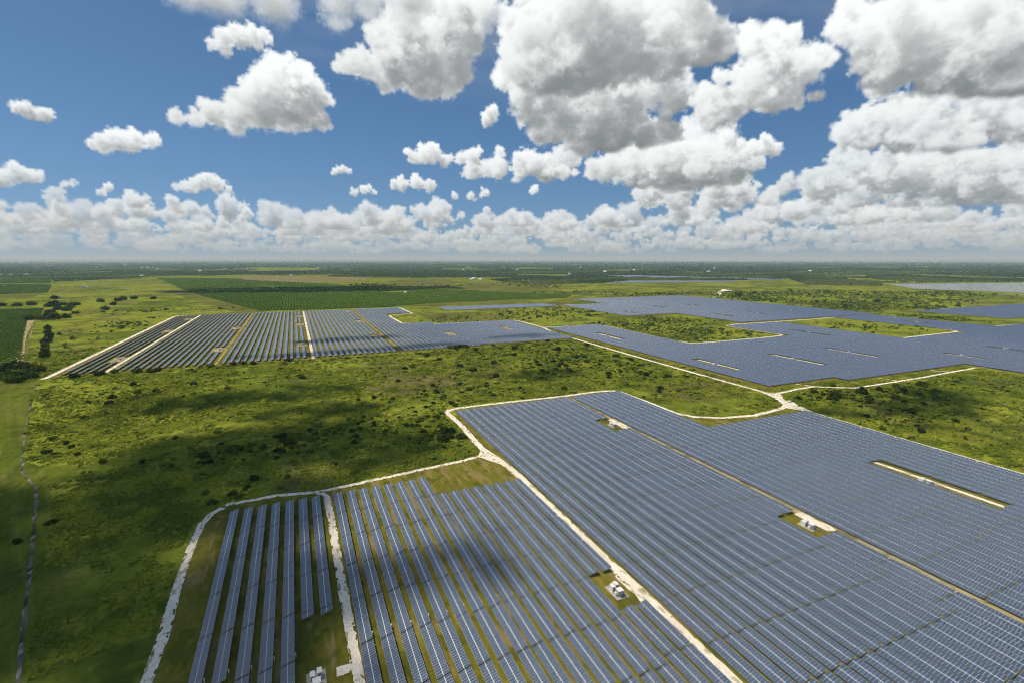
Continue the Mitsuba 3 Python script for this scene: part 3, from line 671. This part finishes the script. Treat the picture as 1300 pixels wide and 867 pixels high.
def screen_x(x, y):
    p = np.array([x, y, -CAM_H])
    return p @ np.array([math.cos(YAW), -math.sin(YAW), 0]) / (p @ FW)
tail = far_stations[13:]
for kind, name in ((range(0, 7), 'gravel strips of the far right block'), (range(7, len(tail)), 'gaps of the farthest solar block')):
    order = sorted(kind, key=lambda i: screen_x(*tail[i][:2]))
    for r, i in enumerate(order):
        tail[i] = (*tail[i][:2], 'white inverter station, %s from the left in the %s' % (ordinal(r + 1), name))
for (x, y, _), t in zip(far_stations[:13], far_text):
    station(x, y, 1, t, 'inverter stations in the far blocks', full=False)
for x, y, t in tail:
    station(x, y, 1, t, 'inverter stations in the far blocks', full=False)

# ------------------------------------------------------------------ plants
def crown(seed, clumps, leaves_each, leaf, flat=0.75):
    """Leaf-sized faces in uneven clumps: unit radius, standing on z = 0."""
    r = np.random.default_rng(seed)
    c = r.normal(0, 1, (clumps, 3)); c /= np.linalg.norm(c, axis=1, keepdims=True)
    c *= r.uniform(0.25, 0.78, (clumps, 1)); c[:, 2] = np.abs(c[:, 2]) * 1.1 * flat + 0.22
    cr = r.uniform(0.20, 0.42, clumps)
    n = clumps * leaves_each
    d = r.normal(0, 1, (n, 3)); d /= np.linalg.norm(d, axis=1, keepdims=True)
    i = np.repeat(np.arange(clumps), leaves_each)
    p = c[i] + d * cr[i][:, None] * r.uniform(0.75, 1.08, (n, 1)) * np.array([1, 1, 0.8])
    p[:, 2] = np.abs(p[:, 2])
    nrm = d + r.normal(0, 0.45, (n, 3)); nrm /= np.linalg.norm(nrm, axis=1, keepdims=True)
    a = np.cross(nrm, r.normal(0, 1, (n, 3))); a /= np.linalg.norm(a, axis=1, keepdims=True)
    b = np.cross(nrm, a)
    s = leaf * r.uniform(0.6, 1.3, (n, 1))
    v = np.stack([p - a * s, p - b * s * 0.7, p + a * s, p + b * s * 0.7], 1).reshape(-1, 3)
    q = np.arange(n)[:, None] * 4
    return v, np.vstack([q + [0, 1, 2], q + [0, 2, 3]])

big_crowns = [crown(20 + k, 26, 26, 0.12, 0.7) for k in range(5)]
small_crowns = [crown(40 + k, 8, 9, 0.22, 0.6) for k in range(5)]
big_ply = [mikit.ply(c, b) for c, b in zip(big_crowns, ('tree_green', 'tree_green', 'scrub_dark', 'tree_green', 'scrub_dark'))]
trunk_ply = mikit.ply(trimesh.creation.cylinder(0.055, 0.7, sections=6, transform=trimesh.transformations.translation_matrix([0, 0, 0.3])), 'bark')

def plant(name, x, y, r, h, label, category, group):
    key = numbered(name)
    at = T().translate([x, y, -0.05]).rotate([0, 0, 1], float(rng.uniform(0, 360))).scale([r, r, h])
    scene[key + '__crown'] = {**big_ply[int(rng.integers(5))], 'to_world': at}
    scene[key + '__trunk'] = {**trunk_ply, 'to_world': at}
    lab(key, label, category, group)

def jit(a): return float(rng.normal(0, a))
def from_left(pts):
    """The points in their order across the view, each with its ordinal."""
    return [(x, y, ordinal(k + 1)) for k, (x, y) in enumerate(sorted(pts, key=lambda p: screen_x(*p)))]
for x, y, o in from_left([(-218, 654), (-215, 648), (-195, 652), (-183, 654), (-162, 652), (-149, 648), (-143, 652), (-94, 655), (-70, 654), (-60, 656), (-12, 656)]):
    plant('tree', x, y, rng.uniform(4.0, 6.5), rng.uniform(4.0, 6.0), '%s round dark tree from the left along the near edge of the far left block' % o, 'tree', 'trees along the far left block')
for x, y, o in from_left([(200, 660), (207, 663), (214, 660), (192, 664)]):
    plant('tree', x, y, rng.uniform(5, 7), rng.uniform(4.5, 6), '%s dark tree from the left in the clump midway along the far block edge' % o, 'tree', 'clump at the far left block edge')
for x, y in [(-285, 683), (-273, 670), (-266, 675), (-274, 712), (-301, 732), (-294, 748), (-256, 645), (-268, 650), (-262, 665), (-281, 655), (-290, 700), (-255, 660), (-300, 690), (-310, 720), (-272, 690), (-263, 700), (-283, 725), (-322, 740)]:
    plant('tree', x + jit(3), y + jit(4), rng.uniform(6, 9), rng.uniform(7, 10), 'dark bushy tree in the grove at the left edge', 'tree', 'trees of the grove at the left edge')
for x, y, o in from_left([(-292, 800), (-302, 830), (-312, 860), (-328, 905), (-340, 945), (-352, 985), (-364, 1023), (-382, 1070), (-402, 1130)]):
    plant('tree', x, y, rng.uniform(5, 8), rng.uniform(6, 9), '%s dark tree from the left in the line beside the left orchard' % o, 'tree', 'tree line beside the orchard')
for x, y, o in from_left([(-674, 1735), (-650, 1751), (-712, 1752), (-587, 1673), (-613, 1788), (-687, 2007), (-573, 1717), (-549, 1707), (-538, 1702), (-479, 1321), (-456, 1311), (-442, 1336), (-515, 1804), (-448, 1664), (-479, 1883), (-461, 1910), (-405, 1886), (-424, 1512), (-503, 1525), (-515, 1472), (-478, 1818), (-560, 1640), (-600, 1720), (-495, 1400), (-470, 1350), (-500, 1330), (-520, 1600), (-530, 1560)]):
    plant('tree', x, y, rng.uniform(9, 14), rng.uniform(9, 13), '%s dark spreading tree from the left in the pasture behind the far left block' % o, 'tree', 'trees in the pasture')
for x, y, o in from_left([(-151, 395), (-145, 409), (-139, 400), (-149, 394), (-143, 386), (-131, 382), (-112, 361), (-90, 351), (-76, 339), (-49, 289), (-110, 283), (-116, 268), (-33, 277), (-27, 299), (-10, 294), (-81, 393), (-51, 367), (-18, 369), (-44, 275), (-36, 283), (-30, 287), (-101, 186), (-129, 235)]):
    plant('shrub', x, y, rng.uniform(2.0, 3.2), rng.uniform(2.0, 3.4), '%s lone dark shrub from the left in the shaded meadow left of the array' % o, 'shrub', 'lone shrubs left of the near array')

th = np.arange(6) * np.pi / 3
dome_v = np.concatenate([np.c_[np.cos(th), np.sin(th), 0 * th - 0.1], np.c_[0.72 * np.cos(th + 0.5), 0.72 * np.sin(th + 0.5), 0 * th + 0.62], [[0.1, 0, 1.0]]])
dome_f = np.array([[k, (k + 1) % 6, 6 + k] for k in range(6)] + [[(k + 1) % 6, 6 + (k + 1) % 6, 6 + k] for k in range(6)] + [[6 + k, 6 + (k + 1) % 6, 12] for k in range(6)])
def domes(x, y, r, h, bumps=0.28):
    n = len(x)
    v = dome_v[None] * np.stack([r, r, h], 1)[:, None] * (1 + rng.normal(0, bumps, (n, 13, 1)))
    v = np.einsum('nij,nkj->nki', spin(rng.uniform(0, 6.28, n)), v) + np.stack([x, y, 0 * x], 1)[:, None]
    f = dome_f[None] + (np.arange(n) * 13)[:, None, None]
    return v.reshape(-1, 3), f.reshape(-1, 3)

# shrubs: thickets given as ellipses (x, y, rx, ry, count); the largest stand alone, the rest are one mass
thick = [(-30, 352, 62, 20, 95), (20, 345, 60, 28, 70), (70, 372, 55, 34, 110), (85, 330, 22, 40, 70), (130, 430, 90, 45, 150), (230, 500, 120, 90, 190), (300, 560, 95, 90, 260), (340, 440, 60, 110, 230),
         (330, 650, 70, 25, 70), (240, 620, 120, 35, 90), (100, 560, 130, 70, 70), (-80, 560, 120, 70, 55), (-130, 480, 60, 60, 22), (0, 645, 160, 12, 70), (200, 640, 120, 14, 60),
         (450, 285, 45, 26, 110), (500, 262, 50, 24, 90), (420, 230, 40, 40, 70), (560, 280, 60, 14, 70), (620, 250, 90, 40, 40), (480, 200, 80, 50, 40), (440, 292, 50, 12, 60),
         (620, 660, 90, 90, 260), (560, 760, 60, 80, 160), (690, 790, 90, 70, 160), (500, 1000, 120, 120, 170), (620, 1050, 60, 90, 90), (950, 580, 90, 100, 90), (1220, 620, 45, 110, 90),
         (1300, 820, 130, 70, 260), (1420, 900, 200, 120, 480), (1700, 950, 200, 180, 420), (1330, 1150, 100, 220, 360), (1500, 1280, 200, 160, 380), (1200, 1450, 260, 90, 260), (1800, 1250, 250, 200, 330), (2100, 1050, 220, 160, 260), (1480, 760, 90, 40, 160),
         (-60, 1420, 200, 50, 25), (-350, 1450, 140, 90, 60), (-300, 1000, 70, 260, 70), (-290, 1150, 45, 60, 40), (300, 1010, 60, 70, 70), (330, 2420, 110, 220, 420), (640, 2300, 160, 120, 60), (960, 1650, 160, 120, 120), (1050, 2200, 120, 300, 140)]
S = []
for x, y, rx, ry, n in thick:
    q = rng.normal(0, 0.5, (n * 2, 2))
    q = q[(q ** 2).sum(1) < 1.6][:n]
    px, py = x + q[:, 0] * rx, y + q[:, 1] * ry
    dist = np.hypot(px, py)
    r = rng.lognormal(0.62, 0.38, len(px)) * (0.72 + 0.00042 * dist)
    S.append(np.c_[px, py, r])
n = 900                                                    # strays over the meadow
S.append(np.c_[rng.uniform(-240, 720, n), rng.uniform(270, 1290, n), rng.lognormal(0.25, 0.4, n)])
S = np.vstack(S)
keep_out = shapely.union_all([A_area.buffer(3), B_area.buffer(4), F_area.buffer(3), C_area.buffer(2), D_area, E_area, G_area, verge] + [shapely.LineString(p).buffer(w / 2 + 2.5) for p, w, _ in roads.values()] + [P(g) for g in GROVE + ORCHARD])
shapely.prepare(keep_out)
ok = ~shapely.contains_xy(keep_out, S[:, 0], S[:, 1]) & in_view(S[:, 0], S[:, 1], 0.0, 0.05)
S = S[ok]
S = S[np.argsort(-S[:, 2] / np.hypot(S[:, 0], S[:, 1]))]
def zone(x, y):
    if x > 400 and y < 330: return 'dark green shrub in the wet meadow right of the main array', 'shrubs right of the main array'
    if x < 20 and y < 470: return 'dark green shrub in the shaded thickets behind the near left rows', 'shrubs behind the near left rows'
    if x < 105 and y < 400: return 'green shrub in the thicket by the rounded corner of the white road', 'shrubs by the road corner'
    if y > 610 and x < 400: return 'dark green shrub along the foot of the far left block', 'shrubs at the foot of the far left block'
    if x > 400: return 'dark green shrub on the green islands among the far right blocks', 'shrubs on the green islands'
    if x > 300: return 'dark green shrub left of the long straight road between the arrays', 'shrubs beside the long straight road'
    return 'dark green shrub in the meadow between the main array and the far blocks', 'shrubs between the arrays'
ALONE = 215
for x, y, r in S[:ALONE]:
    t, g = zone(x, y)
    plant('shrub', x, y, r, r * rng.uniform(0.75, 1.15), t, 'shrub', g)
far_bush = (np.hypot(S[:, 0], S[:, 1]) > 800) & (np.arange(len(S)) >= ALONE)
parts = {'scrub_dark': [], 'scrub_green': [], 'tree_green': []}
choice = rng.choice(3, len(S), p=[0.45, 0.2, 0.35])
var = rng.integers(0, 5, len(S))
for m, mat in enumerate(parts):
    for k in range(5):
        i = np.where((choice == m) & (var == k) & (np.arange(len(S)) >= ALONE) & ~far_bush)[0]
        if len(i):
            M = spin(rng.uniform(0, 6.28, len(i))) * S[i, 2][:, None, None]
            M[:, 2] *= rng.uniform(0.6, 1.1, len(i))[:, None]
            parts[mat].append(copies(*small_crowns[k], M, np.c_[S[i, 0], S[i, 1], 0 * S[i, 0] - 0.05]))
for m, mat in enumerate(parts):                            # far off, where no leaf can be made out
    i = np.where(far_bush & (choice == m))[0]
    for _ in range(2):
        parts[mat].append(domes(S[i, 0] + rng.normal(0, 0.4, len(i)) * S[i, 2], S[i, 1] + rng.normal(0, 0.4, len(i)) * S[i, 2], S[i, 2] * rng.uniform(0.55, 0.9, len(i)), S[i, 2] * rng.uniform(0.6, 1.0, len(i))))
for name, mat in (('dark_foliage', 'scrub_dark'), ('green_foliage', 'scrub_green'), ('deep_foliage', 'tree_green')):
    add('shrubbery__' + name, cat(parts[mat]), mat)
lab('shrubbery', 'low shrubs scattered thickly over the meadows between the arrays', 'shrubbery', kind='stuff')

# low tussocks of the meadow
n = 320000
d = np.exp(rng.uniform(math.log(190), math.log(900), n))
a = rng.uniform(YAW - 0.83, YAW + 0.83, n)
tx, ty = d * np.sin(a), d * np.cos(a)
w = fb(tx, ty, 45, 3, 3) * 0.6 + fb(tx, ty, 11, 2, 9) * 0.4
ok = (w > rng.uniform(0.36, 0.64, n)) & ~shapely.contains_xy(keep_out, tx, ty) & in_view(tx, ty, 0, 0.03)
tx, ty, d = tx[ok][:62000], ty[ok][:62000], d[ok][:62000]
r = rng.lognormal(-0.35, 0.45, len(tx)) * (0.65 + d / 900)
tv_, tf_ = domes(tx, ty, r, r * rng.uniform(0.35, 0.8, len(tx)))
add('undergrowth', (tv_, tf_), 'scrub_green')
lab('undergrowth', 'low green tussocks and undergrowth covering the wet meadow', 'undergrowth', kind='stuff')

# citrus groves: hedged rows of trees running away from the camera
gx, gy = [], []
for k, g in enumerate(GROVE + ORCHARD):
    poly = P(g)
    shapely.prepare(poly)
    x0, y0, x1, y1 = poly.bounds
    sx, sy = (8.5, 4.2) if k >= 4 else (7.5, 7.5)
    if k in (2, 3, 5): sx, sy = 14, 14
    X, Y = np.meshgrid(np.arange(x0, x1, sx), np.arange(y0, y1, sy))
    X, Y = X.ravel(), Y.ravel()
    i = shapely.contains_xy(poly, X, Y) & in_view(X, Y, 0, 0.03) & (rng.random(len(X)) < 0.96)
    s = 0.85 if k >= 4 else 1.6
    gx.append(np.c_[X[i] + rng.normal(0, 0.25, i.sum()), Y[i] + rng.normal(0, 0.4, i.sum()), np.full(i.sum(), s * sx / 8.5)])
G = np.vstack(gx)
r = G[:, 2] * rng.uniform(2.5, 3.3, len(G))
add('orchard', domes(G[:, 0], G[:, 1], r, np.minimum(r * rng.uniform(0.8, 1.0, len(G)), 2.6), 0.08), 'grove_green')
lab('orchard', 'citrus trees in long straight rows filling the far green fields', 'orchard', kind='stuff')
print('grove trees', len(G), 'shrubs', len(S), 'tussocks', len(tx), 'tables', len(tables), 'far', len(far))

# far forest: one rough canopy out to the horizon, broken by clearings
edge = [(-1934, 4801), (-1461, 4258), (-1230, 3627), (-896, 4354), (-414, 4556), (558, 3728), (890, 3246), (1129, 3306), (1084, 2631), (1123, 2219), (1389, 2289), (1673, 2269), (2059, 2212), (2981, 2346), (2328, 1720), (2548, 1500), (2850, 1720), (3700, 1500), (3800, 600)]
wood = P([(-90000, 120000), (-3500, 5200)] + edge + [(120000, -9000), (120000, 120000)]).buffer(0)
lakes = shapely.union_all([P([(2752, 1607), (3600, 1400), (3400, 700), (2700, 800), (2492, 974), (2406, 1294)]).buffer(25), P([(1950, 3125), (2449, 3324), (2800, 2300), (2700, 2161)]).buffer(20), P([(1500, 2260), (1800, 2441), (2347, 2206), (2250, 2080)]).buffer(20)])
na, nr = 1150, 190
A, R = np.meshgrid(np.linspace(YAW - 0.84, YAW + 0.84, na), np.geomspace(1750, 41500, nr), indexing='ij')
X, Y = R * np.sin(A), R * np.cos(A)
X, Y = X + rng.normal(0, 0.0004, X.shape) * R, Y + rng.normal(0, 0.0004, X.shape) * R
ins = shapely.contains_xy(wood, X.ravel(), Y.ravel()).reshape(X.shape) & ~shapely.contains_xy(lakes, X.ravel(), Y.ravel()).reshape(X.shape)
clear = fb(X, Y, 620, 3, 21)
clear2 = fb(X, Y, 1900, 2, 5)
keep = ins & (clear + 0.35 * (clear2 - 0.5) < 0.60 + 0.02 * np.clip((R - 4000) / 9000, 0, 2))
Z = np.where(keep, 8.5 + 7 * (fb(X, Y, 22, 2, 2) - 0.5) * 1.0 + 6 * (fb(X, Y, 160, 2, 8) - 0.5), -2.0)
idx = np.arange(na * nr).reshape(na, nr)
q = np.stack([idx[:-1, :-1], idx[1:, :-1], idx[1:, 1:], idx[:-1, 1:]], -1).reshape(-1, 4)
q = q[(Z.ravel()[q] > -1).any(1)]
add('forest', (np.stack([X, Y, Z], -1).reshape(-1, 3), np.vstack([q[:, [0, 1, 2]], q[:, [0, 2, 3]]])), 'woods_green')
lab('forest', 'dark flat woodland stretching to the horizon with pale clearings', 'forest', kind='stuff')

# ------------------------------------------------------------------ farm buildings and poles, far off
def farm_building(x, y, w, l, h, turn, label, group=None):
    key = numbered('farm_building')
    at = T().translate([x, y, 0]).rotate([0, 0, 1], turn)
    scene[key + '__wall'] = mikit.ply(box(-w / 2, w / 2, -l / 2, l / 2, -0.2, h), 'white_paint', to_world=at)
    e = 0.6
    v = np.array([[-w / 2 - e, -l / 2 - e, h], [w / 2 + e, -l / 2 - e, h], [w / 2 + e, l / 2 + e, h], [-w / 2 - e, l / 2 + e, h], [0, -l / 2 - e, h + w * 0.22], [0, l / 2 + e, h + w * 0.22]])
    f = np.array([[0, 1, 4], [2, 3, 5], [1, 2, 5], [1, 5, 4], [3, 0, 4], [3, 4, 5], [0, 2, 1], [0, 3, 2]])
    scene[key + '__roof'] = mikit.ply((v, f), 'white_paint', to_world=at)
    scene[key + '__door'] = mikit.ply(box(-w * 0.18, w * 0.18, -l / 2 - 0.08, -l / 2 - 0.01, -0.1, h * 0.75), 'grey_paint', to_world=at)
    lab(key, label, 'farm building', group)
sheds = [(-2103, 5100), (-2060, 5110), (-1985, 5080), (-1880, 5060)]
for (x, y), w, l in zip(sheds, (18, 30, 28, 40), (25, 30, 30, 30)):
    farm_building(x, y, w, l, 9, 20, 'long white farm shed in the row at the far left edge', 'white sheds at the far left')
farm_building(-850, 2795, 26, 10, 4, 10, 'low white building alone in the dull field at the far left')
farm_building(-1000, 4420, 30, 18, 8, 30, 'white barn in front of the forest at the far left')
farm_building(380, 1882, 8, 12, 4, 15, 'small white shed standing alone in the dark green grove')
farm_building(3684, 3755, 40, 90, 10, -40, 'long white building among the forest at far right of centre')
farm_building(-13, 4230, 16, 18, 8, 25, 'white farmhouse at the end of the tan field')
for x, y in [(1067, 3094), (1060, 2954), (1020, 3000)]:
    farm_building(x, y, rng.uniform(14, 18), rng.uniform(20, 26), 6, 30, 'white barn beside the pasture in front of the forest', 'white barns beside the pasture')
for x, y in [(1187, 2600), (1216, 2590), (1200, 2370), (1180, 2400)]:
    farm_building(x, y, rng.uniform(12, 16), rng.uniform(16, 24), 6, rng.uniform(-40, 40), 'white house in the row at the right end of the pasture', 'white houses at the end of the pasture')
for x, y, o in from_left([(-3803, 10645), (-4563, 13380), (-3883, 13904), (-3147, 11425), (-3374, 13628), (-1953, 8989), (-1804, 8553), (-1900, 8400), (3581, 4791), (2762, 4151), (2700, 4050), (2095, 3667), (2984, 9131), (3029, 9112), (3154, 7651), (4725, 3480), (-900, 6200), (-500, 6800), (300, 7200), (1800, 5600), (2300, 5200), (3900, 6500), (5200, 5200), (-2800, 9800), (-1500, 7300)]):
    farm_building(x, y, rng.uniform(14, 24) * (1 + math.hypot(x, y) / 20000), rng.uniform(16, 30), 11, rng.uniform(-60, 60), 'tiny white building far off in the forest, %s from the left' % o, 'tiny white buildings in the forest')
pole = cat([trimesh.creation.cone(0.55, 32, sections=6), box(-4, 4, -0.12, 0.12, 24.5, 24.9), box(-3, 3, -0.12, 0.12, 27.5, 27.9)])
pole_ply = mikit.ply(pole, 'concrete')
for x, y, o in from_left([(-930, 2446), (-643, 2895), (-447, 2984), (620, 2949), (914, 3136), (1114, 3050), (1903, 1388), (1871, 1101), (1907, 891), (1871, 748), (1950, 1420)]):
    key = numbered('transmission_pole')
    scene[key] = {**pole_ply, 'to_world': T().translate([x, y, 0])}
    lab(key, 'thin pale transmission pole in the far fields, %s from the left' % o, 'transmission pole', 'transmission poles in the far fields')

# ------------------------------------------------------------------ real clouds overhead, out of the picture, whose shadows lie on the land
CLOUD_Z = 1700.0
blots = [(-95, 235, 46, 60, 0.8), (-30, 262, 42, 30, 1.0), (-22, 165, 32, 46, 0.9), (-35, 346, 72, 40, 0.85), (45, 312, 34, 28, 0.7), (-60, 490, 100, 36, 0.36), (-150, 235, 45, 90, 0.9),
         (90, 692, 130, 14, 0.8), (75, 800, 62, 18, 0.9), (330, 720, 60, 18, 0.6), (20, 196, 26, 14, 0.20), (42, 174, 32, 16, 0.16), (12, 215, 12, 20, 0.2), (-14, 225, 26, 34, 0.6), (247, 466, 34, 16, 0.55), (480, 235, 80, 34, 0.35), (150, 330, 2, 2, 0.1), (20, 420, 46, 20, 0.36)]
cv = []
ico = trimesh.creation.icosphere(subdivisions=1)
for x, y, rx, ry, s in blots:
    rad = 7.0
    n = int(math.pi * rx * ry * 1.9 / (math.pi * rad ** 2) * (7.5 if s >= 0.8 else 5.0))
    q = rng.uniform(-1.25, 1.25, (n, 2))
    px, py = x + q[:, 0] * rx, y + q[:, 1] * ry
    m = np.clip(1.35 - np.hypot(q[:, 0], q[:, 1]), 0, 1) * 1.5 * s + 1.1 * (0.3 + 0.7 * s) * (fb(px, py, 38, 3, 17) - 0.5)
    i = rng.random(n) < np.clip(m, 0, 0.8) * 0.68
    cv.append(np.c_[px[i], py[i], rng.uniform(0.7, 1.35, i.sum()) * rad])
n = 4200
q = rng.uniform(-1.2, 1.2, (n, 2))
px, py = 110 + q[:, 0] * 480 , 2235 + q[:, 1] * 175 - 0.12 * q[:, 0] * 480
m = np.clip(1.25 - np.hypot(q[:, 0], q[:, 1]), 0, 1) * 2 + 0.8 * (fb(px, py, 90, 3, 4) - 0.5)
i = rng.random(n) < np.clip(m, 0, 0.8)
cv.append(np.c_[px[i], py[i], rng.uniform(14, 24, i.sum())])
cv = np.vstack(cv)
h = CLOUD_Z + rng.uniform(-12, 12, len(cv))
cx, cy = cv[:, 0] + SUN[0] / SUN[2] * h, cv[:, 1] + SUN[1] / SUN[2] * h
M = np.eye(3)[None] * cv[:, 2][:, None, None]
M[:, 2, 2] *= 0.7
add('cloud', copies(np.array(ico.vertices), np.array(ico.faces), M, np.c_[cx, cy, h]), 'cloud_white')
lab('cloud', 'broken white cloud overhead that shades parts of the land', 'cloud', kind='stuff')
